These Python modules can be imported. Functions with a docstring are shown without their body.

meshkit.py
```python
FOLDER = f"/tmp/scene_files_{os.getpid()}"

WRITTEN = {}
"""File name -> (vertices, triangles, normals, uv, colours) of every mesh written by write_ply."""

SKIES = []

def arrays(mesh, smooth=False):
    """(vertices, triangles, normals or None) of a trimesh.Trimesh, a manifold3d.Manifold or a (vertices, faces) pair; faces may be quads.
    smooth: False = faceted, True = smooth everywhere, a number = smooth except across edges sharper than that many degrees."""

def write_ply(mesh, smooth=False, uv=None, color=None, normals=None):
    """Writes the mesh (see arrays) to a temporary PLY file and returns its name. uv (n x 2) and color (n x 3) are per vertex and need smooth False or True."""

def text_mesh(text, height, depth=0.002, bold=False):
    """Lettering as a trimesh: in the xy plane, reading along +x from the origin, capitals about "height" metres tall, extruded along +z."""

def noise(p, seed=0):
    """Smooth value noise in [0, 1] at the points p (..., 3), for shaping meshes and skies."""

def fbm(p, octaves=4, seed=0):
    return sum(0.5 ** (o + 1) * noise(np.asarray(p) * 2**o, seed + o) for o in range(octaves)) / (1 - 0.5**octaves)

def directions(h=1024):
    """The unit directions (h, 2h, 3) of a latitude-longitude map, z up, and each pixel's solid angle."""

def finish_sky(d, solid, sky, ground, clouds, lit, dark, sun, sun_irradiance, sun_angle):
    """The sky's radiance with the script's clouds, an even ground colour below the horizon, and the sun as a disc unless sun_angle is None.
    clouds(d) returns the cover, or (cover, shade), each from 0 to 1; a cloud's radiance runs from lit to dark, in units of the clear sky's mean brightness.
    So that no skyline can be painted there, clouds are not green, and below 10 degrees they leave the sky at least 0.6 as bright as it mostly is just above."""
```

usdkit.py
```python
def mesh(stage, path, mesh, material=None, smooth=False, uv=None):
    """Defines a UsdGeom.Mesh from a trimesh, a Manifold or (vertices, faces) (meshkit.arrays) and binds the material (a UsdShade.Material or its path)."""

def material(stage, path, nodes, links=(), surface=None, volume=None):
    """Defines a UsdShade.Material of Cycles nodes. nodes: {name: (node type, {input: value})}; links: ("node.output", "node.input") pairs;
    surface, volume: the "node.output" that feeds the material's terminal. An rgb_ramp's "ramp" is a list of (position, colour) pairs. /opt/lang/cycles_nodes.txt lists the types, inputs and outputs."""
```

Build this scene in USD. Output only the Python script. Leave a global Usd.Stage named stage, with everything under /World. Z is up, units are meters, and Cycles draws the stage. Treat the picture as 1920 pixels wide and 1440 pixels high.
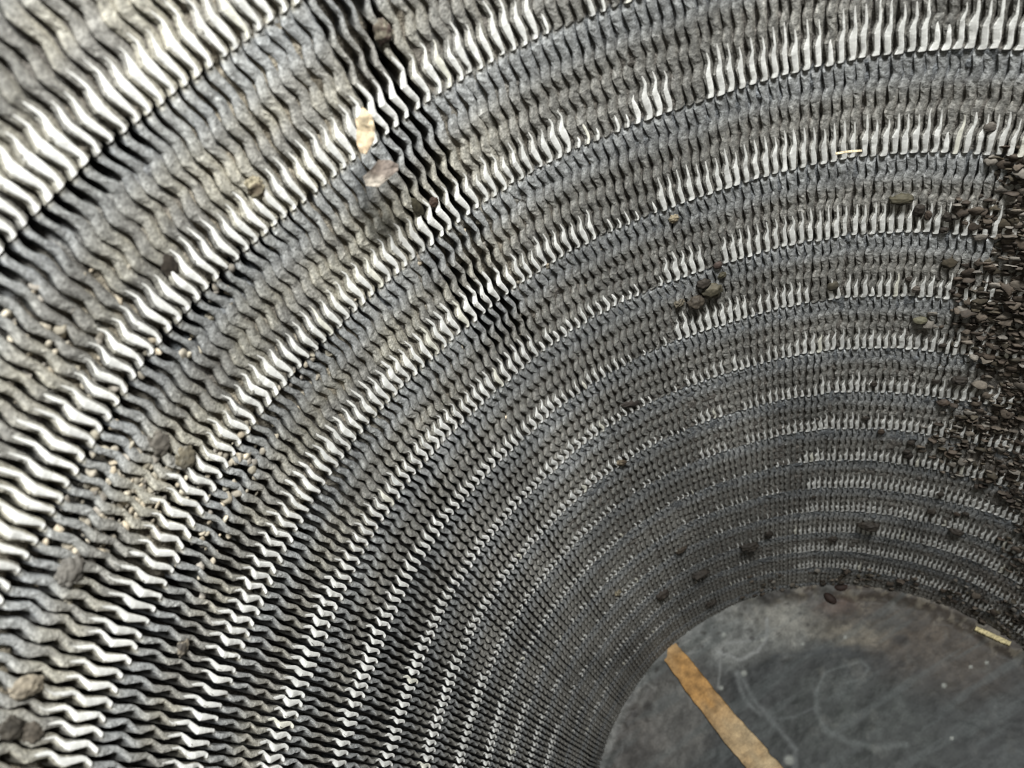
import math, random
import numpy as np, trimesh, usdkit, meshkit
from pxr import Usd, UsdGeom, UsdLux, UsdShade, Gf, Sdf, Vt

stage = Usd.Stage.CreateInMemory()
UsdGeom.SetStageUpAxis(stage, UsdGeom.Tokens.z)
UsdGeom.SetStageMetersPerUnit(stage, 1.0)
UsdGeom.Xform.Define(stage, '/World')
rng = np.random.default_rng(11)
random.seed(11)

# ------------------------------------------------------------------ camera
# the filter is a tube of inner radius S lying on its side; we look in at its open end.
# tube coordinates: X to the photo's right, Y to the photo's up, D the depth into the tube (all in radii)
S = 0.1
FPX, TX, TY = 1599.95, 504.134, 912.839          # focal length and the tube's vanishing point, in photo pixels from the middle
CX, CY = -0.25072, -0.09377                      # camera beside the tube's axis (X right, Y up), at depth 0
nrm = lambda v: np.asarray(v, float) / np.linalg.norm(v)
dv = nrm([TX, TY, FPX]); av = nrm(np.cross([0, 1.0, 0], dv)); bv = np.cross(dv, av)
GRAV = math.radians(38)                          # the tube's lowest line, clockwise from the photo's up: the dirt lies there
g = math.sin(GRAV) * av - math.cos(GRAV) * bv
ez = -g; ey = dv; ex = np.cross(ey, ez)
CAM2W = np.array([ex, ey, ez])                   # camera axes (right, down, forward) -> world
LIFT = np.array([0, 0, 1.32 * S])
T2W = np.stack([CAM2W @ av, CAM2W @ (-bv), CAM2W @ dv], 0)      # rows: X, Y, D in world


def W(p):
    """tube coordinates (radii) -> world metres"""
    return np.asarray(p, float) @ T2W * S + LIFT


def pol(th, r, d):
    """angle in degrees clockwise from the photo's up, radius, depth -> tube coordinates"""
    t = np.radians(th)
    return np.stack(np.broadcast_arrays(r * np.sin(t), r * np.cos(t), d), -1)


def ray(x, y):
    v = np.array([x - 960.0, y - 720.0, FPX])
    return np.array([v @ av, -(v @ bv), v @ dv])


def wall(x, y, r=1.0):
    """photo pixel -> angle, depth on the tube of radius r, and radii per pixel there"""
    v = ray(x, y)
    qa = v[0] ** 2 + v[1] ** 2; qb = v[0] * CX + v[1] * CY; qc = CX ** 2 + CY ** 2 - r * r
    s = (-qb + math.sqrt(qb * qb - qa * qc)) / qa
    return math.degrees(math.atan2(CX + s * v[0], CY + s * v[1])), s * v[2], s


FLX, FLD = -0.13, 3.80                           # the closed end: depth FLD + FLX*X


def floor_depth(X):
    return FLD + FLX * X


def cap(x, y):
    v = ray(x, y)
    s = (FLD + FLX * CX) / (v[2] - FLX * v[0])
    return CX + s * v[0], CY + s * v[1], s


cam = UsdGeom.Camera.Define(stage, '/World/camera')
m = np.eye(4)
m[0, :3] = CAM2W @ [1, 0, 0]; m[1, :3] = CAM2W @ [0, -1, 0]; m[2, :3] = CAM2W @ [0, 0, -1]
m[3, :3] = W([CX, CY, 0])
cam.AddTransformOp().Set(Gf.Matrix4d(*m.ravel().tolist()))
cam.CreateHorizontalApertureAttr(36.0); cam.CreateVerticalApertureAttr(27.0)
cam.CreateFocalLengthAttr(FPX / 1920 * 36.0)
cam.CreateClippingRangeAttr(Gf.Vec2f(0.002, 20))
cam.CreateFStopAttr(42.0); cam.CreateFocusDistanceAttr(0.172)
cam.CreateExposureAttr(0.0)


# ------------------------------------------------------------------ light: one small lamp above the open end, a weak wide one behind the camera
def disk(name, pos, aim, radius, power, color):
    l = UsdLux.DiskLight.Define(stage, '/World/' + name)
    p, q = W(pos), W(aim)
    z = nrm(p - q); x = nrm(np.cross([0.3, 0.2, 1.0], z)); y = np.cross(z, x)
    mm = np.eye(4); mm[0, :3] = x; mm[1, :3] = y; mm[2, :3] = z; mm[3, :3] = p
    l.AddTransformOp().Set(Gf.Matrix4d(*mm.ravel().tolist()))
    l.CreateRadiusAttr(radius * S); l.CreateIntensityAttr(power); l.CreateColorAttr(Gf.Vec3f(*color))
    l.CreateNormalizeAttr(True)


disk('lamp', (0.22, 0.47, -1.35), (0, 0, 1.4), 0.15, 0.37, (1.0, 0.99, 0.955))
disk('fill_lamp', (0.25, -0.08, -3.8), (0, 0, 1.4), 0.5, 1.2, (0.95, 0.98, 1.0))

# ------------------------------------------------------------------ materials
LK = '/World/Looks/'
UsdGeom.Scope.Define(stage, '/World/Looks')


def painted(name, rough=0.85, grit=1500, gamt=0.5, bump=0.35, spec=0.25, isl=0.0, coarse=260):
    """a surface coloured by its own vertices, with fine grit on top"""
    n = {"a": ("attribute", {"attribute": "col"}),
         "g": ("geometry", {}),
         "n1": ("noise_texture", {"scale": float(grit), "detail": 4.0, "roughness": 0.65}),
         "n2": ("noise_texture", {"scale": float(coarse), "detail": 5.0, "roughness": 0.6}),
         "r1": ("map_range", {"from_min": 0.3, "from_max": 0.7, "to_min": 1 - gamt, "to_max": 1 + gamt}),
         "r2": ("map_range", {"from_min": 0.3, "from_max": 0.7, "to_min": 1 - 0.5 * gamt, "to_max": 1 + 0.5 * gamt}),
         "r3": ("map_range", {"from_min": 0.0, "from_max": 1.0, "to_min": 1 - isl, "to_max": 1 + isl}),
         "m1": ("vector_math", {"math_type": "scale"}), "m2": ("vector_math", {"math_type": "scale"}), "m3": ("vector_math", {"math_type": "scale"}),
         "b": ("bump", {"strength": float(bump), "distance": 0.0004}),
         "p": ("principled_bsdf", {"roughness": float(rough), "specular_ior_level": float(spec)})}
    k = [("g.position", "n1.vector"), ("g.position", "n2.vector"), ("n1.fac", "r1.value"), ("n2.fac", "r2.value"),
         ("g.random_per_island", "r3.value"),
         ("a.color", "m1.vector1"), ("r1.result", "m1.scale"), ("m1.vector", "m2.vector1"), ("r2.result", "m2.scale"),
         ("m2.vector", "m3.vector1"), ("r3.result", "m3.scale"), ("m3.vector", "p.base_color"),
         ("n1.fac", "b.height"), ("b.normal", "p.normal")]
    return usdkit.material(stage, LK + name, n, k, surface="p.BSDF")


M_PLEAT = painted('dusty_filter_paper', 0.85, 3200, 0.55, 0.4, 0.2, coarse=900)
M_DUST = painted('packed_dust', 1.0, 2400, 0.7, 0.9, 0.1, coarse=800)
M_BEAD = painted('white_glue', 0.6, 1500, 0.12, 0.2, 0.3, coarse=500)
M_CAP = painted('stained_end_cap', 0.6, 900, 0.2, 0.25, 0.3, coarse=330)
M_GRAIN = painted('soil_grain', 0.75, 1400, 0.35, 0.35, 0.35, isl=0.45)
M_FLAKE = painted('dry_plant_matter', 0.8, 1100, 0.35, 0.5, 0.25)
M_STRIP = painted('ochre_strip', 0.75, 900, 0.22, 0.3, 0.3)


def put(path, v, f, mat, col, smooth=True):
    mm = usdkit.mesh(stage, path, (v, f), mat, smooth=smooth)
    c = np.broadcast_to(np.asarray(col, np.float32), (len(v), 3))
    UsdGeom.PrimvarsAPI(mm).CreatePrimvar('col', Sdf.ValueTypeNames.Color3fArray, 'vertex').Set(Vt.Vec3fArray.FromNumpy(np.ascontiguousarray(c, np.float32)))
    return mm.GetPrim()


used = {}


def numbered(name):
    k = used.get(name, 0); used[name] = k + 1
    return name if k == 0 else f'{name}_{k:03d}'


def tag(o, label=None, cat=None, group=None, kind=None):
    for k, v in (('label', label), ('category', cat), ('group', group), ('kind', kind)):
        if v: o.SetCustomDataByKey(k, v)
    return o


def grid_faces(n, k, closed=False):
    i = np.arange(n - 1)[:, None] * k
    j = np.arange(k - 1)[None, :]
    q = np.stack([i + j, i + j + 1, i + k + j + 1, i + k + j], -1).reshape(-1, 4)
    return np.vstack([q[:, [0, 1, 2]], q[:, [0, 2, 3]]])


# ------------------------------------------------------------------ the air filter
P = 0.2128                                       # distance between two rings of glue beads
Z0, ZS = 0.985, 0.00097


def ring_depth(k, th):
    return Z0 + P * k + ZS * th + 0.005 * np.sin(th * 0.21) + 0 * k


def sm(x, a, b):
    t = np.clip((x - a) / (b - a), 0, 1); return t * t * (3 - 2 * t)


def openness(th, z):
    """how far the valleys between pleats stand open (0 packed with dust, 1 open)"""
    gap = sm(th, -51.5, -47.6) * (1 - sm(th, -44.2, -43.2)) * (1 - sm(z, 1.15, 1.4)) * np.where(th < -48.5, sm(z, 0.6, 1.0) * 0.7 + 0.3 * (1 - sm(z, 0.45, 0.6)), 1.0)
    left = (1 - sm(th, -84, -64)) * (0.35 + 0.65 * sm(z, 0.7, 1.0))
    mid = (1 - sm(th, -66, -48)) * sm(z, 1.1, 1.5) * 0.5 * (1 - 0.7 * sm(z, 2.2, 3.0))
    u = (z - ring_depth(0, th)) / P; u = u - np.floor(u)
    pocket = (1 - sm(th, -66, -50)) * (1 - sm(u, 0.10, 0.2)) * 0.9      # sheltered from dust just below a bead
    return np.clip(np.maximum(np.maximum(np.maximum(gap, left), mid), pocket), 0, 1)


WAVES = 4
LOW = 0.05                                        # where the first tooth lies after a ring of beads
FR = 0.64


def tri(v):
    """zigzag: -1 at whole numbers, +1 after FR of a wave; corners slightly rounded"""
    def raw(t):
        t = t - np.floor(t)
        return np.where(t < FR, t / FR, (1 - t) / (1 - FR)) * 2 - 1
    return (raw(v - 0.03) + 2 * raw(v) + raw(v + 0.03)) / 4


class Pleat:
    def __init__(s, i, th, w):
        s.i, s.th, s.w = i, th, w                # w: local pitch in radii
        s.r = np.random.default_rng(1000 + i)
        s.amp = s.r.uniform(0.85, 1.15); s.ph = s.r.normal(0, 0.035); s.hw = s.r.uniform(0.88, 1.14); s.up = s.r.normal(0, 0.07)
        s.calm = float(sm(th, -40, -18))       # the wave is flatter on this side

    def u(s, z):
        t = (z - ring_depth(0, s.th)) / P
        return t - np.floor(t), np.floor(t)

    def at(s, z):
        """sideways shift (radii), tip radius, half width, u"""
        u, k = s.u(z)
        n1 = meshkit.noise(np.stack([z * 9, np.full_like(z, s.i * 0.23), np.full_like(z, 3.1)], -1)) - 0.5
        n2 = meshkit.noise(np.stack([z * 70, np.full_like(z, s.i * 0.9), np.full_like(z, 7.7)], -1)) - 0.5
        n3 = meshkit.noise(np.stack([z * 2.2, np.full_like(z, s.i * 0.06), np.full_like(z, 1.7)], -1)) - 0.5
        o = openness(s.th, z)
        v = (u - LOW) * WAVES + s.ph + 0.25 * n1
        t = tri(v)
        amp = (0.130 - 0.055 * s.calm + 0.05 * o) * s.amp * (1 + 0.7 * n1)
        off = s.w * (amp * t + 0.30 * n1 + 0.07 * n2 + 0.3 * n3)
        bump = (0.09 - 0.05 * s.calm + 0.08 * o) * (0.5 - 0.5 * t)
        rec = (0.11 * (1 - sm(u, 0.02, 0.24)) + (0.02 + 0.13 * float(sm(s.th, -36, -25))) * (1 - sm(u, 0.016, 0.07))) * (u < 0.5)
        tip = 1 + s.w * (-bump + rec + s.up + 0.25 * n1 + 0.10 * n2 - 0.1)
        hw = s.w * s.hw * (0.33 - 0.14 * o) * (1 + 0.25 * n1 - 0.10 * t + 0.25 * n2)
        return off, tip, hw, u, k, o


# section of one pleat: packed = shingled, its right flank a slope of dust; open = a bare fold with deep sides
SXP = np.array([-0.70, -0.86, -1.08, -0.98, -0.40, 0.40, 0.98, 1.50, 1.62])
SHP = np.array([3.4, 0.55, 0.20, 0.07, 0.0, 0.04, 0.12, 0.24, 3.4])
SXO = np.array([-0.70, -0.90, -1.00, -0.80, -0.1, 0.65, 1.00, 0.92, 0.70])
SHO = np.array([3.4, 0.50, 0.16, 0.02, 0.0, 0.06, 0.20, 0.55, 3.4])
SH = SHP
U_NEAR = np.r_[0.003, 0.016, 0.032, np.linspace(0.05, 0.955, 29), 0.98, 0.996]
U_FAR = np.r_[0.004, np.linspace(0.05, 0.96, 15), 0.996]


def samples(th, z0, z1):
    out = []
    for k in range(-6, 16):
        a = ring_depth(k, th)
        out.append(a + P * (U_NEAR if a < 2.1 else U_FAR))
    z = np.sort(np.concatenate(out))
    z = z[(z > z0) & (z < z1)]
    return np.r_[z0, z, z1]


CLEAN = np.array([0.272, 0.280, 0.280]); DIRTY = np.array([0.245, 0.235, 0.21]); TAN = np.array([0.40, 0.375, 0.30]); EDGE = np.array([0.38, 0.385, 0.37])


def paper_colour(th, z, u, side, seed):
    pts = np.stack([th * 0.5 + 0 * z, z * 14, 0 * z + 2.0], -1)
    n = meshkit.fbm(pts, 3, 5)
    big = meshkit.fbm(np.stack([th * 0.09 + 0 * z, z * 2.3, 0 * z + 9.0], -1), 3, 61)
    clean = sm(u, 0.0, 0.03) * (1 - sm(u, 0.16, 0.42 + 0.2 * (n - 0.5)))
    tan = (1 - sm(th, -52, -30)) * (1 - sm(z, 0.9, 1.6)) * sm(n, 0.35, 0.65)
    c = DIRTY * (1 - clean[:, None]) + CLEAN * clean[:, None]
    c = c + (TAN - c) * (0.75 * tan * (1 - 0.8 * clean))[:, None]
    cake = 0.85 * sm(th, 7, 15) * sm(z, 1.2, 1.6) * (1 - sm(z, 2.45, 2.75)) + 0.7 * sm(th, 14, 24) * sm(z, 2.9, 3.2)
    cake = np.clip(cake * sm(n + 0.5 * (big - 0.5), 0.35, 0.6), 0, 1)[:, None]
    c = c * (1 - cake) + np.array([0.125, 0.10, 0.077]) * cake
    return 0.80 * c * (0.74 + 0.52 * sm(big, 0.3, 0.7))[:, None]


def pleat_mesh(p, z0, z1):
    z = samples(p.th, z0, z1)
    off, tip, hw, u, k, o = p.at(z)
    n, kk = len(z), len(SXP)
    x = off[:, None] + hw[:, None] * (SXP * (1 - o[:, None]) + SXO * o[:, None])
    tooth = 0.5 - 0.5 * tri((u - LOW) * WAVES + p.ph)
    lf = np.clip(-SXP, 0, 1)[None, :] * (SH < 1)
    x = x - p.w * (0.21 - 0.07 * p.calm - 0.10 * o[:, None]) * (tooth ** 1.5)[:, None] * lf
    h = (SHP * (1 - o[:, None]) + SHO * o[:, None]) * p.w - p.w * (0.26 - 0.12 * p.calm - 0.10 * o[:, None]) * (tooth ** 1.3)[:, None] * lf
    nz = meshkit.noise(np.stack([np.repeat(z[:, None], kk, 1) * 95, x * 260 + p.i * 3.3, 0 * x + 0.5], -1)) - 0.5
    r = tip[:, None] + h + p.w * 0.085 * nz * (SH[None, :] < 1) + p.w * 0.02 * p.r.normal(size=h.shape) * (SH[None, :] < 1)
    x = x + p.w * 0.05 * nz
    th = p.th + np.degrees(x)
    v = W(pol(th.ravel(), r.ravel(), np.repeat(z, kk)))
    f = grid_faces(n, kk)
    base = paper_colour(p.th, z, u, 0, p.i)
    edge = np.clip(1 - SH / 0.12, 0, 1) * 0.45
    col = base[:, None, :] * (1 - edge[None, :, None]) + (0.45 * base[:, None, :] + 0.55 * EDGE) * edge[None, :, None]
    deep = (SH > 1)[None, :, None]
    col = np.where(deep, base[:, None, :] * 0.38, col)     # shade of the deep fold sides, painted into the colour
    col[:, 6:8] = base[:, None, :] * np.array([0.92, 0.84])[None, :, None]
    col[:, 1] *= 0.6; col[:, 7] = base * (0.84 - 0.34 * o[:, None])  # lower flanks darkened too: painted shade, stronger where the valley is open
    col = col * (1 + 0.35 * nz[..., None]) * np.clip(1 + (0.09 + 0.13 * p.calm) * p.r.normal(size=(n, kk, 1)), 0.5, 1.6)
    return v, f, col.reshape(-1, 3)


BX = np.array([-0.92, -1.0, -0.75, -0.1, 0.6, 1.0, 0.95])
BH = np.array([-0.8, 0.25, 0.92, 1.0, 0.85, 0.2, -0.8])


def bead_mesh(p, k, L, wide):
    t = np.r_[np.linspace(0, 0.9, 15), 0.95, 0.985, 1.0]
    zr = ring_depth(k + 1, p.th)
    z = zr - P * L * (1 - t) - 0.0008
    off, tip, hw, u, kk, o = p.at(np.minimum(z, zr - 0.0012))
    prof = np.clip(t / (0.55 + 0.3 * p.calm), 0, 1) ** (0.75 - 0.1 * p.calm) * (1 - 0.22 * (1 - p.calm) * sm(t, 0.72, 1.0)) * (1 + 0.12 * p.calm)
    wob = meshkit.noise(np.stack([z * 55, 0 * z + p.i * 1.7, 0 * z + k * 2.3], -1)) - 0.5
    tt = 0.5 - 0.5 * tri((u - LOW) * WAVES + p.ph)
    w = np.maximum(hw * 0.86, 0.25 * p.w) * prof * wide * (1 + 0.4 * wob) * (0.72 + 0.42 * tt + 0.16 * float(sm(p.th, -34, -26)) * (1 - tt))
    w[0] = 0.02 * p.w
    hh = p.w * 0.15 * np.clip(t / 0.35, 0, 1) ** 0.6 * (1 + 0.5 * wob)
    hh[-1] *= 0.6
    x = off[:, None] - (0.10 - 0.06 * float(sm(p.th, -34, -26))) * p.w * (0.5 - 0.5 * tri((u - LOW) * WAVES + p.ph))[:, None] + w[:, None] * BX
    r = (tip[:, None] + 0.02 * p.w) - hh[:, None] * BH
    v = pol(p.th + np.degrees(x).ravel(), r.ravel(), np.repeat(z, len(BX)))
    f = grid_faces(len(z), len(BX))
    n = len(v)
    v = np.vstack([v, v[-len(BX):].mean(0)[None]])
    e = n - len(BX)
    f = np.vstack([f, [[e + j, e + j + 1, n] for j in range(len(BX) - 1)]])
    c = np.array([0.80, 0.80, 0.765]) * p.r.uniform(0.86, 1.04)
    if p.r.random() < 0.03: c = c * [1.0, 0.985, 0.90]
    # the pointed end is smeared with dust
    dust = (1 - sm(t, 0.02, 0.3))[:, None] * 0.45
    cc = c * (1 - dust) + DIRTY * 1.3 * dust
    col = np.vstack([np.repeat(cc, len(BX), 0), cc[-1:]])
    return W(v), f, col


def bead_plan(th, k, r):
    """length (share of the ring distance) and width of the bead on the pleat at th, or None"""
    L = None; wide = 1.0
    j = r.uniform(-1, 1)
    edge = -27.6 + 0.5 * math.sin(k * 1.7 + 1)
    if th > edge:
        L = 0.43 + 0.05 * j
        if k >= 2: L = 0.38 + 0.10 * j
        if k >= 7: L = 0.46 + 0.06 * j
        wide = 0.97
        if k == -1 and -24.2 < th < -20.9: L = None
        if k in (1, 3) and -24 < th < -21.5 and r.random() < 0.6: L = None
        if k in (4, 5) and -23.2 < th < -20.5: L = None
        if k == 2 and -10.8 < th < -9.5: L = None
        if k >= 6 and th < -11.5 + r.normal(0, 0.8):
            L = 0.22 if r.random() < 0.55 else None; wide = 0.6
        if k == -2 and th < -14: L = None if r.random() < 0.5 else 0.2 + 0.1 * j
        if k <= -3 and th < -4: L = None
        if L and 3 <= k < 7 and th < -14: L *= 0.72; wide = 0.85
        if L and r.random() < 0.07: L *= 0.55
    elif th > -33.5:
        if r.random() < 0.75 - 0.05 * k: L = 0.15 + 0.07 * j; wide = 0.62
        if k <= -2: L = None if r.random() < 0.4 else 0.2 + 0.1 * j
    elif th > -43.6:
        L = 0.34 + 0.08 * j if k < 1 else 0.25 + 0.07 * j
        if k >= 1 and th > -37: wide = 0.8; L *= 0.8
        if k >= 5: L = 0.18; wide = 0.7
        if k >= 5 and r.random() < 0.5: L = None
    elif th > -49.5:
        L = 0.44 + 0.05 * j if k < 2 else 0.30 + 0.06 * j
        wide = 1.12 if k < 1 else 1.0
        if k >= 5: L = 0.2 + 0.05 * j; wide = 0.8
    elif th > -76:
        L = 0.44 + 0.05 * j if k < 1 else 0.26 + 0.06 * j
        if k == 1: L = 0.38 + 0.06 * j
        if k >= 2: wide = 1.18; L += 0.06 * float(sm(-th, 60, 72))
        if k <= -1: L = 0.36 + 0.05 * j
        if k >= 5: L = 0.22 + 0.05 * j; wide = 1.05
        if k >= 7 and r.random() < 0.4: L = None
    else:
        L = 0.46 + 0.06 * j if k < 2 else 0.42 + 0.07 * j
        wide = 1.18 if k >= 1 else 1.05
        if k >= 7: wide = 1.0
        if k >= 10: L = None
    if L is not None and k >= 12: L = None
    return None if L is None else (L, wide)


filt = UsdGeom.Xform.Define(stage, '/World/air_filter').GetPrim()
tag(filt, 'dirty round pleated air filter with rings of white glue beads, seen down inside', 'air filter')
FP = '/World/air_filter/'


def pitch(th):
    return np.interp(th, [-110, -93, -80, -66, -52, -49, -44, -40, -20, -8, 8, 60], [0.95, 0.94, 0.96, 0.97, 0.96, 1.02, 1.02, 0.95, 0.93, 0.93, 0.93, 0.93])


pleats = []
th = 47.0; i = 0
while th > -103:
    w = float(pitch(th))
    pleats.append(Pleat(i, th + 0.03 * rng.normal(), math.radians(w)))
    th -= w * (1 + 0.03 * rng.normal()); i += 1
TH_LEFT = th

plan = []
for p in pleats:
    for k in range(-6, 13):
        q = bead_plan(p.th, k - 0, p.r)
        zr = ring_depth(k + 1, p.th)
        if q and 0.15 < zr < floor_depth(math.sin(math.radians(p.th))) - 0.08:
            # how large it shows: seen only if inside the frame
            plan.append((p, k, q, zr))


def project(q):
    d = np.asarray(q) - [CX, CY, 0]
    c = d[0] * av - d[1] * bv + d[2] * dv
    return 960 + FPX * c[0] / c[2], 720 + FPX * c[1] / c[2], c[2]


shown = []
for n, (p, k, q, zr) in enumerate(plan):
    x, y, d = project(pol(p.th, 1.0, zr - 0.3 * P * q[0]))
    if d > 0.05 and -30 < x < 1950 and -30 < y < 1470: shown.append((d / q[0] ** 0.5, n))
single = {n for _, n in sorted(shown)[:300]}

for p in pleats:
    X = math.sin(math.radians(p.th))
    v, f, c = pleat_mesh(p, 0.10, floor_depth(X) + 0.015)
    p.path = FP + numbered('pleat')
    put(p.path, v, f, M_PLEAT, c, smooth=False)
rest_v, rest_f, rest_c, nv = [], [], [], 0
for n, (p, k, (L, wide), zr) in enumerate(plan):
    v, f, c = bead_mesh(p, k, L, wide)
    if n in single:
        put(p.path + '/' + numbered('glue_bead'), v, f, M_BEAD, c, smooth=False)
    else:
        rest_v.append(v); rest_f.append(f + nv); rest_c.append(c); nv += len(v)
tag(put(FP + 'far_glue_beads', np.vstack(rest_v), np.vstack(rest_f), M_BEAD, np.vstack(rest_c), smooth=False), kind='stuff')

# the pleats on the side of the tube that the photograph does not show, in plain form
vv, ff, cc, nv = [], [], [], 0
t_ = TH_LEFT
while t_ > 47.5 - 360:
    z = np.linspace(0.10, floor_depth(math.sin(math.radians(t_))) + 0.01, 70)
    w = math.radians(1.05)
    off = w * 0.25 * tri(z / P * 4)
    x = off[:, None] + w * 0.33 * np.array([-1.1, -0.9, 0, 0.9, 1.1])
    r = 1 + w * np.array([3, 0.3, 0, 0.3, 3.0]) + 0 * x
    v = W(pol(t_ + np.degrees(x).ravel(), r.ravel(), np.repeat(z, 5)))
    vv.append(v); ff.append(grid_faces(70, 5) + nv); nv += len(v)
    t_ -= 1.05
vv = np.vstack(vv)
tag(put(FP + 'far_side_pleats', vv, np.vstack(ff), M_PLEAT, np.tile(DIRTY, (len(vv), 1))), kind='stuff')

# dust packed between the pleats (one sheet behind the tips), then the outer shell
ths = []
for p in pleats[::-1]:
    h = math.degrees(p.w) * 0.5
    ths += [p.th - h, p.th - 0.72 * h, p.th - 0.3 * h, p.th + 0.3 * h, p.th + 0.72 * h]
ths = np.array(sorted(ths)); zz = np.linspace(0.09, 3.98, 420)
TT, ZZ = np.meshgrid(ths, zz, indexing='ij')
pts = np.stack([TT * 1.1, ZZ * 60, 0 * TT + 4.0], -1)
n1 = meshkit.fbm(pts, 3, 21); n2 = meshkit.fbm(np.stack([TT * 0.16, ZZ * 9, 0 * TT], -1), 3, 33)
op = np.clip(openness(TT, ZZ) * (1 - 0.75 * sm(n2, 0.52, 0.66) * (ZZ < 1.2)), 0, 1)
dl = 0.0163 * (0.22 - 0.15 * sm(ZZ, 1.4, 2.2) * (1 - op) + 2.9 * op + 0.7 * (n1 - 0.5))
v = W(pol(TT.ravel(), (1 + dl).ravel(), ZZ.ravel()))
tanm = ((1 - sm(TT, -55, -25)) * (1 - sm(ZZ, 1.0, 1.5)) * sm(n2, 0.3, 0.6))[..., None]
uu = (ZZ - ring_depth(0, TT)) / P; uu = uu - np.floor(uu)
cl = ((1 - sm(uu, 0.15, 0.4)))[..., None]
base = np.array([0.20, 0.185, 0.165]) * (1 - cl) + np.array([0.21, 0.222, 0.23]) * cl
col = (base * (1 - tanm) + np.array([0.36, 0.32, 0.25]) * tanm) * (0.62 + 0.45 * n1[..., None]) * (1 - 0.55 * op[..., None])  # last factor paints valley shade onto the dust where it lies open
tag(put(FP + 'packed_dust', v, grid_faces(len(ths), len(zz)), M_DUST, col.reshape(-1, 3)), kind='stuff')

PLAIN = usdkit.material(stage, LK + 'dark_shell', {"n": ("noise_texture", {"scale": 60.0}), "r": ("rgb_ramp", {"ramp": [(0.3, (0.03, 0.032, 0.034)), (0.7, (0.07, 0.07, 0.068))]}), "g": ("geometry", {}), "p": ("principled_bsdf", {"roughness": 0.6})},
                        [("g.position", "n.vector"), ("n.fac", "r.fac"), ("r.color", "p.base_color")], surface="p.BSDF")
ta = np.linspace(0, 360, 181)
prof = [(1.06, 0.09), (1.06, 0.02), (1.30, 0.02), (1.31, 0.06), (1.31, 4.02), (1.06, 4.02)]
TT2, K2 = np.meshgrid(ta, np.arange(len(prof)), indexing='ij')
pr = np.array(prof)
usdkit.mesh(stage, FP + 'outer_shell', (W(pol(TT2.ravel(), pr[K2.ravel(), 0], pr[K2.ravel(), 1])), grid_faces(len(ta), len(prof))), PLAIN, smooth=30)

# ------------------------------------------------------------------ closed end of the tube: dusty, stained
st = 0.0062
ax = np.arange(-1.05, 1.0501, st)
GX, GY = np.meshgrid(ax, ax, indexing='ij')
inside = np.hypot(GX, GY) < 1.05
q = np.stack([GX * 7, GY * 7, 0 * GX + 1.5], -1)
na = meshkit.fbm(q, 5, 3); nb = meshkit.fbm(q * 3.1, 4, 8); nc = meshkit.fbm(q * 0.5, 3, 12)
SLATE = np.array([0.036, 0.039, 0.038])
col = SLATE * (0.35 + 0.9 * na[..., None] + 0.5 * nb[..., None])


def blend(mask, c):
    global col
    col = col * (1 - mask[..., None]) + np.asarray(c) * mask[..., None]


def blob(x, y, rx, ry, soft=0.5, wob=0.9, rot=0):
    X, Y, s = cap(x, y)
    dx, dy = (GX - X) / (rx * s), (GY - Y) / (ry * s)
    c, s_ = math.cos(rot), math.sin(rot)
    dx, dy = c * dx + s_ * dy * ry / rx, -s_ * dx * rx / ry + c * dy
    d = np.hypot(dx, dy) + wob * (na - 0.5) + 0.5 * wob * (nb - 0.5)
    return 1 - sm(d, 1 - soft, 1 + soft)


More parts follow.
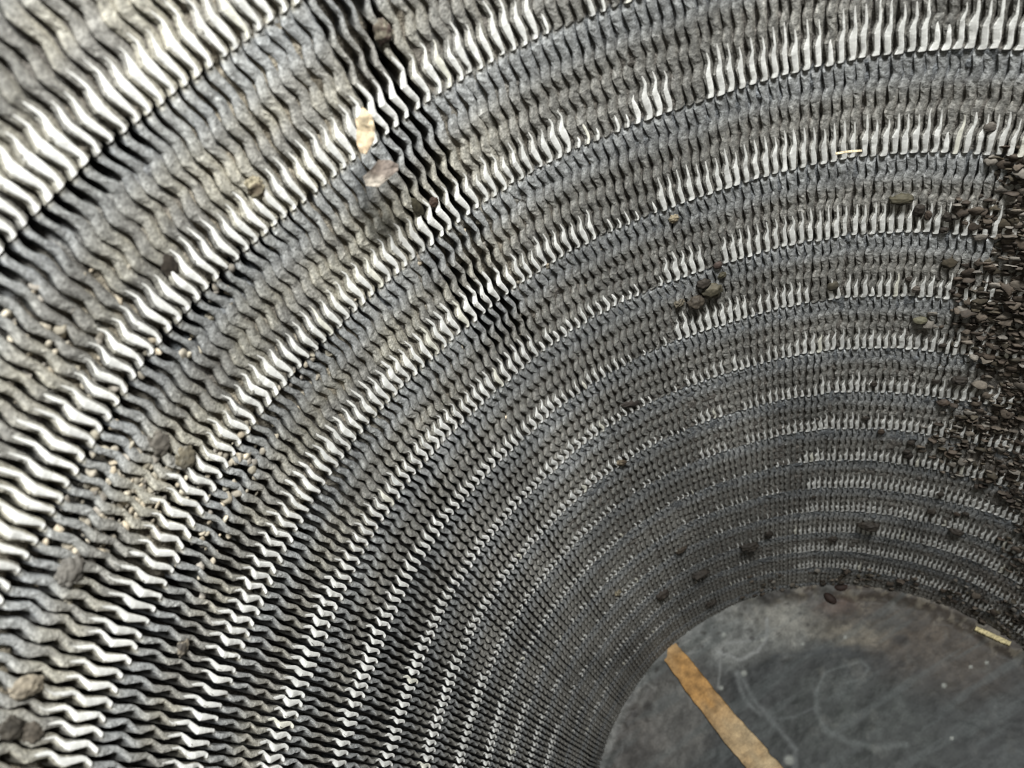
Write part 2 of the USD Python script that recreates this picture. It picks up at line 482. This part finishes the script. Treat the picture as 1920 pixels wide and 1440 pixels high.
def line(pxs, w, soft=1.0, wob=0.02):
    pts = np.array([cap(*p)[:2] for p in pxs]); s = cap(*pxs[0])[2]
    d = np.full(GX.shape, 9.0)
    wx, wy = GX + wob * (na - 0.5), GY + wob * (nb - 0.5)
    for a, b in zip(pts[:-1], pts[1:]):
        e = b - a; t = np.clip(((wx - a[0]) * e[0] + (wy - a[1]) * e[1]) / (e @ e), 0, 1)
        d = np.minimum(d, np.hypot(wx - a[0] - t * e[0], wy - a[1] - t * e[1]))
    return 1 - sm(d / (w * s), 1 - soft, 1 + soft)


PALE = (0.24, 0.24, 0.215)
rr = np.hypot(GX, GY)
tfl = np.degrees(np.arctan2(GX, GY))
blend(0.75 * blob(1390, 1160, 130, 65, 0.45), PALE)
blend(0.8 * blob(1340, 1200, 95, 45, 0.5), (0.22, 0.225, 0.21))
blend(0.75 * blob(1480, 1145, 60, 50, 0.4), (0.27, 0.26, 0.225))
blend(0.7 * blob(1250, 1330, 90, 100, 0.5), (0.18, 0.172, 0.155))
blend(0.7 * blob(1180, 1390, 60, 90, 0.5), (0.105, 0.095, 0.085))
blend(0.75 * blob(1690, 1160, 150, 60, 0.45), (0.105, 0.085, 0.064))
blend(0.65 * blob(1600, 1190, 70, 24, 0.5), (0.21, 0.185, 0.14))
blend(0.7 * blob(1770, 1230, 110, 70, 0.6), (0.088, 0.070, 0.053))
blend(0.7 * blob(1560, 1115, 50, 35, 0.5), (0.13, 0.085, 0.065))
blend(0.55 * blob(1620, 1360, 160, 90, 0.6), (0.060, 0.068, 0.060))
blend(0.5 * blob(1560, 1280, 40, 25, 0.6), (0.10, 0.108, 0.10))
blend(0.75 * sm(rr + 0.03 * (nb - 0.5), 0.955, 0.99) * (1 - sm(tfl, -40, -5)), (0.24, 0.24, 0.225))
nd = meshkit.fbm(q * 6.5, 4, 91); ne = meshkit.fbm(q * 2.2 + 3, 5, 55)
col *= (0.66 + 0.4 * sm(nd, 0.3, 0.7))[..., None] * (0.68 + 0.4 * sm(ne, 0.3, 0.7))[..., None]
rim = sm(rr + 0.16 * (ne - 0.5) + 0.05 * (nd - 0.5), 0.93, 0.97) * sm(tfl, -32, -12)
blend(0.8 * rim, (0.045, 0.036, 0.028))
blend(0.6 * rim * sm(nd, 0.5, 0.62), (0.17, 0.15, 0.115))
GREY = (0.25, 0.255, 0.245)
blend(0.75 * line([(1345, 1222), (1385, 1236), (1420, 1222), (1440, 1190), (1438, 1160)], 3.2), GREY)
blend(0.6 * line([(1360, 1205), (1400, 1202), (1432, 1192)], 2.2), GREY)
blend(0.5 * line([(1285, 1225), (1310, 1220), (1330, 1205)], 2.0), GREY)
blend(0.45 * line([(1350, 1230), (1350, 1262), (1346, 1290)], 2.0), GREY)
blend(0.7 * line([(1380, 1262), (1388, 1290), (1402, 1318), (1425, 1340)], 3.6), (0.135, 0.143, 0.14))
blend(0.6 * line([(1385, 1262), (1410, 1305), (1440, 1345), (1470, 1380), (1492, 1405), (1490, 1440)], 4.2), (0.135, 0.143, 0.14))
blend(0.6 * line([(1530, 1295), (1545, 1262), (1580, 1250), (1615, 1238), (1630, 1252), (1612, 1272), (1590, 1282)], 2.4), (0.11, 0.12, 0.115))
blend(0.7 * line([(1530, 1295), (1532, 1335), (1550, 1370), (1590, 1392), (1640, 1400), (1700, 1396)], 4.5), (0.105, 0.115, 0.11))
blend(0.35 * line([(1440, 1350), (1490, 1345), (1530, 1325)], 2.5), (0.12, 0.13, 0.13))
streak = meshkit.fbm(np.stack([(GX * 0.8 + GY * 0.6) * 3, (GX * 0.6 - GY * 0.8) * 22, 0 * GX + 8], -1), 4, 41)
blend(0.45 * sm(streak, 0.52, 0.72), (0.085, 0.095, 0.092))
blend(0.35 * sm(nb, 0.58, 0.72) * sm(nc, 0.4, 0.6), (0.13, 0.13, 0.115))
blend(0.55 * sm(meshkit.fbm(q * 5, 3, 77), 0.60, 0.70) * sm(rr, 0.6, 0.9), (0.030, 0.026, 0.022))
blend(0.5 * line([(1450, 1230), (1530, 1225), (1610, 1212)], 4, 0.9), (0.03, 0.034, 0.036))
for (x, y, r_) in [(1395, 1262, 5), (1430, 1200, 4), (1357, 1190, 4), (1505, 1207, 3), (1585, 1195, 3), (1820, 1250, 3), (1850, 1242, 3), (1770, 1285, 4), (1352, 1290, 4), (1785, 1384, 3), (1480, 1425, 8)]:
    blend(0.8 * blob(x, y, r_, r_, 0.5, 0.3), (0.30, 0.31, 0.28))
for (x, y, r_) in [(1440, 1122, 18), (1475, 1108, 14), (1690, 1200, 14), (1215, 1325, 10), (1410, 1197, 5), (1190, 1340, 6), (1690, 1245, 8), (1720, 1260, 6), (1500, 1150, 4)]:
    blend(0.75 * blob(x, y, r_, r_ * 0.8, 0.5, 0.8), (0.022, 0.020, 0.018))
col *= 0.80
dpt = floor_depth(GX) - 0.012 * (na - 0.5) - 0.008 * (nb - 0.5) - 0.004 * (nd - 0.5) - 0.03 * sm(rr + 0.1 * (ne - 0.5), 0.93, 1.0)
idx = -np.ones(GX.shape, int); idx[inside] = np.arange(inside.sum())
qd = np.stack([idx[:-1, :-1], idx[1:, :-1], idx[1:, 1:], idx[:-1, 1:]], -1).reshape(-1, 4)
qd = qd[(qd >= 0).all(1)]
put(FP + 'end_cap', W(np.stack([GX, GY, dpt], -1)[inside]), np.vstack([qd[:, [0, 1, 2]], qd[:, [0, 2, 3]]]), M_CAP, col[inside])


# ------------------------------------------------------------------ things lying in the filter
def lump(seed, sub=3, rough=0.25, freq=1.6):
    s = trimesh.creation.icosphere(subdivisions=sub)
    v = np.array(s.vertices)
    n = meshkit.fbm(v * freq + seed * 7.3, 4, seed)
    return v * (1 + rough * 2 * (n - 0.5))[:, None], np.array(s.faces)


def frame(th):
    """axes on the wall at th: along the wall clockwise, inward, and down the tube"""
    t = math.radians(th)
    return np.array([[math.cos(t), -math.sin(t), 0], [-math.sin(t), -math.cos(t), 0], [0, 0, 1.0]])


def clod(name, label, cat, x, y, w, l, c, thick=0.45, rot=0.0, mat=None, group=None, rough=0.22, seed=None, c2=None, stretch=2.0):
    """a lump on the wall at photo pixel x, y: w across and l along (pixels as seen), height thick*w"""
    seed = seed if seed is not None else int(x * 7 + y)
    a, z, s = wall(x, y)
    v, f = lump(seed, 3, rough * 1.6, 2.7)
    size = np.array([w * s / 2, thick * w * s, l * s / 2 * stretch])
    v = v * size
    cr, sr = math.cos(rot), math.sin(rot)
    v = np.stack([cr * v[:, 0] - sr * v[:, 2], v[:, 1], sr * v[:, 0] + cr * v[:, 2]], -1)
    size[1] *= 0.62; v[:, 1] *= 0.62
    o = pol(a, 0.998 - 0.15 * size[1], z)
    n = meshkit.fbm(v / size.max() * 1.5 + seed, 3, seed)[:, None]
    col_ = np.asarray(c) * (0.7 + 0.6 * n)
    if c2 is not None: col_ = col_ * (1 - sm(n, 0.45, 0.6)) + np.asarray(c2) * sm(n, 0.45, 0.6)
    pr_ = put('/World/' + numbered(name), W(v @ frame(a) + o), f, mat or M_GRAIN, col_)
    return tag(pr_, label, cat, group)


def flake(name, label, cat, outline, c, lift, bend=0.25, c2=None, thick=0.006, mat=None, tilt=0.0):
    """a thin dry flake whose outline (photo pixels) stands at its own depth in front of the wall"""
    from shapely.geometry import Polygon
    pts = np.array(outline, float); cx, cy = pts.mean(0)
    a, z, s = wall(cx, cy)
    o = pol(a, 1 - lift, z)
    cam_p = np.array([CX, CY, 0.0])
    fw = nrm(o - cam_p)
    r_ = nrm(ray(cx + 1, cy) / np.linalg.norm(ray(cx + 1, cy)) - ray(cx, cy) / np.linalg.norm(ray(cx, cy)))
    dn = np.cross(fw, r_) * -1
    if np.dot(dn, ray(cx, cy + 1) - ray(cx, cy)) < 0: dn = -dn
    dist = np.linalg.norm(o - cam_p); px = dist / np.linalg.norm(ray(cx, cy))
    poly = Polygon(pts - [cx, cy]).buffer(1.5).buffer(-0.5)
    m_ = trimesh.creation.extrude_polygon(poly, thick / px, engine='earcut')
    for _ in range(4): m_ = m_.subdivide()
    v = np.array(m_.vertices); ext = np.abs(v[:, :2]).max()
    n = meshkit.fbm(v / ext * 2.2 + 5, 4, int(cx)) - 0.5
    h = v[:, 2] - bend * (v[:, 0] ** 2 + 0.3 * v[:, 1] ** 2) / ext * -1 + 0.45 * ext * n + tilt * v[:, 1]
    v3 = o + px * (v[:, :1] * r_ + v[:, 1:2] * dn + h[:, None] * fw)
    col_ = np.asarray(c) * (0.85 + 0.9 * n[:, None])
    if c2 is not None:
        k = sm(v[:, 1] / ext + n, -0.1, 0.6)[:, None]; col_ = col_ * (1 - k) + np.asarray(c2) * k
    pr_ = put('/World/' + numbered(name), W(v3), np.array(m_.faces), mat or M_FLAKE, col_, smooth=30 if False else True)
    return tag(pr_, label, cat)


DARK = (0.040, 0.032, 0.024); OLIVE = (0.075, 0.066, 0.040); BROWN = (0.075, 0.055, 0.040); TANC = (0.36, 0.30, 0.20); GREYB = (0.16, 0.14, 0.115)

flake('dry_leaf_flake', 'tan ribbed dry flake standing upright on the widest pleat gap', 'dry flake',
      [(636, 168), (652, 183), (656, 205), (654, 228), (645, 240), (638, 252), (628, 250), (622, 232), (624, 205), (622, 190), (628, 185)], (0.44, 0.36, 0.24), 0.055, c2=(0.36, 0.28, 0.19))
flake('dry_leaf_flake', 'grey brown flat flake lying across pleats just below the tan flake', 'dry flake',
      [(640, 300), (655, 288), (670, 270), (690, 270), (706, 278), (705, 288), (690, 300), (668, 318), (645, 316)], (0.20, 0.165, 0.14), 0.05, c2=(0.28, 0.25, 0.21))
clod('bark_crumb', 'pitted tan crumb beside pale streak on the upper left pleats', 'crumb', 476, 348, 34, 26, (0.26, 0.23, 0.16), 0.4, rough=0.4, c2=(0.10, 0.08, 0.055), mat=M_FLAKE)
clod('soil_flake', 'dark brown flat flake tucked above a long white bead at left', 'soil flake', 316, 500, 34, 26, (0.045, 0.036, 0.026), 0.22, rot=0.3)
clod('soil_crumb', 'reddish brown crumb on the topmost pleats near the frame edge', 'crumb', 715, 58, 34, 26, (0.11, 0.075, 0.060), 0.4, c2=(0.28, 0.25, 0.19), rough=0.35)
clod('soil_flake', 'olive brown flake wedged between beads right of the dark pleat gap', 'soil flake', 780, 387, 20, 24, OLIVE, 0.35)
clod('soil_flake', 'small red brown flake in the gap right of the olive wedge', 'soil flake', 812, 378, 20, 12, (0.075, 0.045, 0.03), 0.35)
clod('pebble', 'round grey pebble on the left, upper of two', 'pebble', 296, 829, 42, 28, (0.21, 0.19, 0.16), 0.22, rough=0.28)
clod('pebble', 'round olive grey pebble on the left, lower of two', 'pebble', 344, 856, 42, 26, (0.22, 0.20, 0.155), 0.22, rough=0.28, c2=(0.24, 0.21, 0.15))
clod('bark_chip', 'brown wedge shaped chip near the lower left corner', 'chip', 44, 1288, 40, 40, (0.27, 0.235, 0.18), 0.4, rot=-0.4, rough=0.3, mat=M_FLAKE)
clod('bark_chip', 'dark grey chip at the left frame edge below the brown wedge', 'chip', 14, 1366, 42, 32, (0.085, 0.075, 0.06), 0.4, rough=0.3)
clod('bark_chip', 'rounded brown grey chip beside the dark chip in the lower left corner', 'chip', 56, 1374, 40, 26, (0.14, 0.12, 0.095), 0.4, rough=0.25)
clod('bark_chip', 'flat dark chip bridging pleats left of the second bead row, low left', 'chip', 340, 1213, 34, 14, (0.075, 0.066, 0.055), 0.3, rough=0.25, c2=(0.3, 0.26, 0.2))
clod('bark_chip', 'grey flat chip in the crumbs above the lowest left beads', 'chip', 128, 1070, 60, 26, (0.22, 0.205, 0.18), 0.3, rough=0.3, rot=0.2)
clod('bark_splinter', 'dark elongated bark splinter lying between small white beads in the middle', 'splinter', 1182, 755, 17, 42, (0.050, 0.040, 0.033), 0.5, rot=-0.95, rough=0.2, stretch=1.0)
clod('bark_splinter', 'short brown splinter with pale tip below the dark splinter', 'splinter', 1162, 866, 14, 30, (0.12, 0.09, 0.06), 0.5, rot=-0.6, rough=0.3, c2=(0.27, 0.23, 0.16), stretch=1.2)
clod('soil_crumb', 'tiny tan crumb low on the dark deep pleats, left of the ochre strip', 'crumb', 1157, 1110, 14, 16, (0.30, 0.26, 0.18), 0.5, rough=0.4, stretch=1.4)
clod('soil_crumb', 'small pale crumb below the left end of the second upper bead row', 'crumb', 1262, 408, 18, 10, TANC, 0.5, rough=0.3)
clod('soil_clod', 'large brown lobed clod in the upper right, left lobe of its cluster', 'clod', 1304, 564, 34, 36, (0.070, 0.056, 0.040), 0.55, rot=0.5, c2=(0.15, 0.13, 0.10), stretch=1.0)
clod('soil_clod', 'olive brown clod forming the right lobe of the large cluster', 'clod', 1334, 542, 38, 42, OLIVE, 0.5, rot=-0.2, c2=(0.13, 0.115, 0.08), stretch=1.0)
clod('soil_clod', 'dark brown clod behind the two lobes of the large cluster', 'clod', 1318, 530, 26, 26, DARK, 0.5, stretch=1.0)
clod('soil_grain', 'round reddish brown grain resting just above the large clod cluster', 'grain', 1345, 495, 18, 19, (0.075, 0.052, 0.042), 0.5, rough=0.06, stretch=1.0)
clod('soil_grain', 'olive grain between the round grain and the clod cluster', 'grain', 1353, 514, 16, 15, OLIVE, 0.5, stretch=1.0)
clod('soil_crumb', 'pale pitted crumb at the left foot of the large clod cluster', 'crumb', 1272, 566, 20, 18, (0.19, 0.165, 0.12), 0.5, rough=0.4, c2=(0.08, 0.07, 0.05), stretch=1.0)
clod('soil_grain', 'oval olive brown grain above the third bead row at upper right', 'grain', 1690, 370, 44, 24, OLIVE, 0.4, rot=0.1, rough=0.15, stretch=1.0)
clod('soil_grain', 'round taupe grain over the white beads near the right frame edge, highest one', 'grain', 1857, 236, 24, 24, (0.17, 0.15, 0.125), 0.4, rough=0.12, stretch=1.0)
clod('soil_grain', 'round olive grain left of a run of long white beads at right', 'grain', 1561, 534, 21, 28, (0.075, 0.066, 0.046), 0.5, rough=0.08, stretch=1.0)
clod('soil_grain', 'smooth flat olive grain with a black shadow in the grey band at right', 'grain', 1725, 598, 26, 13, (0.15, 0.14, 0.09), 0.5, rough=0.06, stretch=1.4)
clod('soil_grain', 'dark round grain among long white beads halfway down the right wall', 'grain', 1638, 718, 15, 20, DARK, 0.5, stretch=1.0)
clod('soil_grain', 'grey brown grain covering one bead below the smooth olive grain row', 'grain', 1718, 540, 16, 20, (0.13, 0.11, 0.09), 0.5, stretch=1.0)
clod('soil_grain', 'dark grain at the tips of the right heap, beside the sixth bead row', 'grain', 1800, 710, 28, 20, DARK, 0.5, stretch=1.2)
clod('soil_clod', 'black clod lying alone on the deep pleats above the cap, widest one', 'clod', 1630, 982, 36, 20, DARK, 0.5, rough=0.3, stretch=1.2)
clod('soil_clod', 'small black clod left of the widest deep clod', 'clod', 1562, 1008, 18, 15, DARK, 0.5, rough=0.25, stretch=1.2)
clod('soil_clod', 'long dark clod on the deep pleats above the pale cap stain', 'clod', 1404, 1020, 34, 15, DARK, 0.5, rot=0.35, rough=0.35, stretch=1.2)
clod('soil_clod', 'dark clod just above the long one on the deep pleats', 'clod', 1441, 1000, 16, 22, DARK, 0.5, rough=0.3, stretch=1.2)
clod('soil_clod', 'faint brown clod left of the long dark one on the deep pleats', 'clod', 1276, 1028, 26, 15, (0.06, 0.045, 0.03), 0.4, rough=0.3, stretch=1.2)
clod('soil_clod', 'dark branching clod close above the rim over the ochre strip', 'clod', 1312, 1072, 34, 13, DARK, 0.5, rough=0.4, rot=0.3, stretch=1.2)
clod('soil_clod', 'brown clod by the rim where the ochre strip ends', 'clod', 1240, 1112, 26, 20, (0.055, 0.043, 0.033), 0.5, rough=0.35, stretch=1.3)
clod('soil_clod', 'black wedge of dirt on the rim left of the pale stain', 'clod', 1332, 1128, 22, 12, DARK, 0.5, rough=0.3, stretch=1.3)
SHARED = 'small dark soil grain stuck among the white beads left of the right heap'
for (x, y, w, l) in [(1623, 782, 14, 16), (1652, 808, 12, 18), (1700, 845, 15, 14), (1708, 828, 14, 14), (1755, 712, 14, 12), (1768, 752, 22, 16), (1722, 392, 22, 30), (1740, 402, 14, 24), (1778, 404, 20, 24),
                     (1764, 925, 14, 14), (1747, 958, 16, 16), (1795, 962, 12, 14), (1811, 962, 12, 14), (1795, 994, 24, 16), (1525, 930, 10, 10), (1703, 522, 12, 14), (1785, 542, 14, 12), (1703, 852, 16, 22), (1770, 428, 16, 14)]:
    clod('soil_grain', SHARED, 'grain', x, y, w, l, DARK if (x + y) % 3 else BROWN, 0.5, group='dark grains left of the right heap', rough=0.2, stretch=1.1)


def stick(name, label, cat, pts, width, thick, c, c2=None, mat=None, on=None, wob=0.1, seed=1, flat=True):
    """a strip along photo pixels, on the closed end (on='cap') or on the wall"""
    P3, sc = [], []
    for (x, y) in pts:
        if on == 'cap':
            X, Y, s = cap(x, y); P3.append((X, Y, floor_depth(X) - thick * 0.9 - (0.035 * float(sm(math.hypot(X, Y), 0.9, 1.0)) if len(width) == 3 else 0))); sc.append(s)
        else:
            a, z, s = wall(x, y); P3.append(pol(a, 1 - 0.02, z)); sc.append(s)
    P3 = np.array(P3); t = np.linspace(0, 1, len(P3)); tt = np.linspace(0, 1, 160)
    C = np.stack([np.interp(tt, t, P3[:, j]) for j in range(3)], -1)
    up = np.array([FLX, 0, -1.0]) if on == 'cap' else nrm(-np.r_[C.mean(0)[:2], 0])
    d = np.gradient(C, axis=0); d /= np.linalg.norm(d, axis=1)[:, None]
    sd = np.cross(d, up); sd /= np.linalg.norm(sd, axis=1)[:, None]
    w = np.interp(tt, np.linspace(0, 1, len(width)), width) * np.mean(sc) / 2
    e1 = meshkit.fbm(np.stack([tt * 26, 0 * tt + seed, 0 * tt], -1), 4, seed) - 0.5; e2 = meshkit.fbm(np.stack([tt * 26, 0 * tt + seed + 9, 0 * tt], -1), 4, seed) - 0.5
    sec = [(-1, -1.0), (-1, 0.5), (-0.9, 0.95), (-0.45, 1.0), (0, 1.05), (0.45, 1.0), (0.9, 0.95), (1, 0.5), (1, -1.0)]
    V, Cc = [], []
    for sx, sh in sec:
        k = (1 + wob * 2 * (e1 if sx < 0 else e2))
        V.append(C + sd * (w * sx * k)[:, None] + up * (thick * sh))
        n = meshkit.fbm(np.stack([tt * 9, 0 * tt + sx * 1.5, 0 * tt + seed], -1), 4, seed)
        c_ = np.asarray(c)[None] * (0.75 + 0.5 * n[:, None])
        n5 = meshkit.fbm(np.stack([tt * 30, 0 * tt + sx * 3, 0 * tt + seed], -1), 4, seed + 5)
        c_ = c_ * (0.7 + 0.6 * sm(n5, 0.3, 0.7))[:, None]
        if c2 is not None:
            k2 = (sm(tt, 0.22, 0.55) * 0.8 + 0.9 * (n - 0.5) + (1 - sm(tt, 0.0, 0.12)) * 0.6)[:, None]
            k2 = np.clip(k2, 0, 1); c_ = c_ * (1 - k2) + np.asarray(c2) * k2 * (0.8 + 0.4 * n[:, None]) * (0.8 + 0.4 * sm(n5, 0.35, 0.65))[:, None]
        Cc.append(c_)
    V = np.stack(V, 1); Cc = np.stack(Cc, 1)
    return tag(put('/World/' + numbered(name), W(V.reshape(-1, 3)), grid_faces(160, len(sec)), mat or M_STRIP, Cc.reshape(-1, 3)), label, cat)


stick('wooden_strip', 'long ochre flat strip lying across the dark cap at the bottom', 'strip', [(1246, 1208), (1300, 1278), (1350, 1342), (1400, 1402), (1440, 1450), (1500, 1520)], (40, 45, 49, 52, 54), 0.014,
      (0.30, 0.165, 0.055), c2=(0.33, 0.25, 0.145), on='cap', wob=0.1, seed=4)
stick('straw_piece', 'short pale straw piece by the rim at the far right of the cap', 'straw', [(1826, 1182), (1855, 1196), (1890, 1212)], (8, 10, 9), 0.010, (0.42, 0.36, 0.20), on='cap', wob=0.25, seed=7)
stick('straw_piece', 'thin tan straw lying across three white beads at upper right', 'straw', [(1562, 272), (1585, 268), (1612, 266)], (2.2, 2.0, 1.5), 0.002, (0.36, 0.30, 0.20), wob=0.2, seed=9)
for n, (x, y, w, l, rot, lab) in enumerate([(1556, 1124, 15, 26, 0.9, 'dark red seed lying lowest on the brown cap stain'), (1577, 1104, 28, 15, 0.1, 'dark seed at the top edge of the brown cap stain, right of the other'), (1560, 1090, 24, 12, 0.0, 'blackish seed touching the pleat ends above the red seeds')]):
    X, Y, s = cap(x, y)
    v, f = lump(60 + n, 3, 0.1)
    v = v * [w * s / 2, l * s / 2, 0.02]
    cr, sr = math.cos(rot), math.sin(rot)
    v = np.stack([cr * v[:, 0] - sr * v[:, 1], sr * v[:, 0] + cr * v[:, 1], v[:, 2]], -1)
    tag(put('/World/' + numbered('seed'), W(v + [X, Y, floor_depth(X) - 0.018]), f, M_GRAIN, (0.035, 0.018, 0.012)), lab, 'seed')

# ------------------------------------------------------------------ heap of soil grains along the lowest line, and loose crumbs
from shapely.geometry import Polygon, Point
ICO = trimesh.creation.icosphere(subdivisions=1)
IV, IF = np.array(ICO.vertices), np.array(ICO.faces)


def grains(name, label, regions, seed, cols, size, flat=0.4, mat=M_GRAIN, sink=0.2, rag=0.5, smooth=False, tilt=0.35):
    r = np.random.default_rng(seed)
    V, F, C, nv = [], [], [], 0
    for poly, count, layers in regions:
        pg = Polygon(poly); x0, y0, x1, y1 = pg.bounds; k = 0
        while k < count:
            x, y = r.uniform(x0, x1), r.uniform(y0, y1)
            pt = Point(x, y)
            dist = pg.exterior.distance(pt)
            if r.random() > 0.25 + dist / 45.0: continue
            if not pg.contains(pt): continue
            x += r.normal(0, 9); y += r.normal(0, 9)
            k += 1
            a, z, s = wall(x, y)
            sz = r.uniform(*size) * r.choice([0.7, 1, 1, 1.3])
            v = IV * (1 + rag * (r.random((len(IV), 1)) - 0.5)) * [sz * r.uniform(0.8, 1.25), sz * flat * r.uniform(0.7, 1.3), sz]
            ang = r.uniform(0, 6.28); cr, sr = math.cos(ang), math.sin(ang)
            v = np.stack([cr * v[:, 0] - sr * v[:, 2], v[:, 1], sr * v[:, 0] + cr * v[:, 2]], -1)
            tl = r.normal(0, tilt); ct, stt = math.cos(tl), math.sin(tl)
            v = np.stack([v[:, 0], ct * v[:, 1] - stt * v[:, 2], stt * v[:, 1] + ct * v[:, 2]], -1)
            V.append(v @ frame(a) + pol(a, 1 + 0.004 - sink * sz - layers * r.random() ** 2 * 0.014, z))
            C.append(np.tile(np.array(cols[r.integers(len(cols))]) * r.uniform(0.7, 1.3), (len(v), 1)))
            F.append(IF + nv); nv += len(v)
    return tag(put('/World/' + name, W(np.vstack(V)), np.vstack(F), mat, np.vstack(C), smooth=smooth), label, 'soil' if 'soil' in name else 'crumbs', kind='stuff')


GC = [(0.06, 0.046, 0.034), (0.085, 0.065, 0.048), (0.10, 0.078, 0.058), (0.13, 0.105, 0.08), (0.26, 0.235, 0.20), (0.17, 0.145, 0.115), (0.08, 0.066, 0.044)]
grains('soil_heap', 'heap of brown soil grains along the right side of the filter wall',
       [([(1872, 300), (1925, 260), (2060, 300), (2060, 1000), (1925, 985), (1860, 915), (1780, 885), (1722, 855), (1735, 792), (1790, 752), (1850, 725), (1800, 650), (1815, 560), (1855, 505), (1862, 410)], 2700, 0.15),
        ([(1770, 370), (1860, 360), (1880, 460), (1800, 440)], 40, 0.3),
        ([(1790, 480), (1860, 470), (1850, 660), (1770, 680), (1750, 610)], 100, 0.2),
        ([(1925, 960), (2060, 960), (2060, 1250), (1925, 1210), (1860, 1185), (1800, 1130), (1740, 1090), (1790, 1080), (1860, 1125), (1920, 1130), (1880, 1040)], 700, 0.8),
        ([(1420, 1085), (1640, 1070), (1800, 1110), (1790, 1125), (1640, 1085), (1430, 1110)], 80, 0.4),
        ([(1380, 1100), (1560, 1070), (1720, 1088), (1730, 1112), (1560, 1092), (1400, 1122)], 60, 0.5)],
       5, GC, (0.0045, 0.0115), flat=0.38, sink=0.45, rag=0.6, smooth=True, tilt=0.6)
TC = [(0.36, 0.32, 0.25), (0.31, 0.28, 0.22), (0.26, 0.235, 0.19), (0.23, 0.21, 0.18), (0.40, 0.345, 0.26)]
grains('dust_crumbs', 'pale tan dust crumbs caught between the pleats along the left side',
       [([(120, 720), (300, 560), (470, 480), (560, 420), (560, 470), (420, 620), (380, 760), (380, 900), (260, 1010), (160, 1140), (60, 1160), (40, 1000), (150, 900)], 110, 0.0),
        ([(200, 860), (330, 790), (390, 880), (260, 1000), (130, 1110), (110, 1050)], 170, 0.0),
        ([(0, 520), (260, 480), (240, 640), (60, 800), (0, 800)], 60, 0.3),
        ([(320, 940), (640, 560), (700, 520), (640, 680), (480, 960), (380, 1180)], 90, 0.2),
        ([(700, 500), (1250, 120), (1300, 400), (900, 900), (700, 900)], 50, 0.1)],
       8, TC, (0.0025, 0.0068), flat=0.5, mat=M_FLAKE, sink=0.0, rag=0.4, smooth=True)
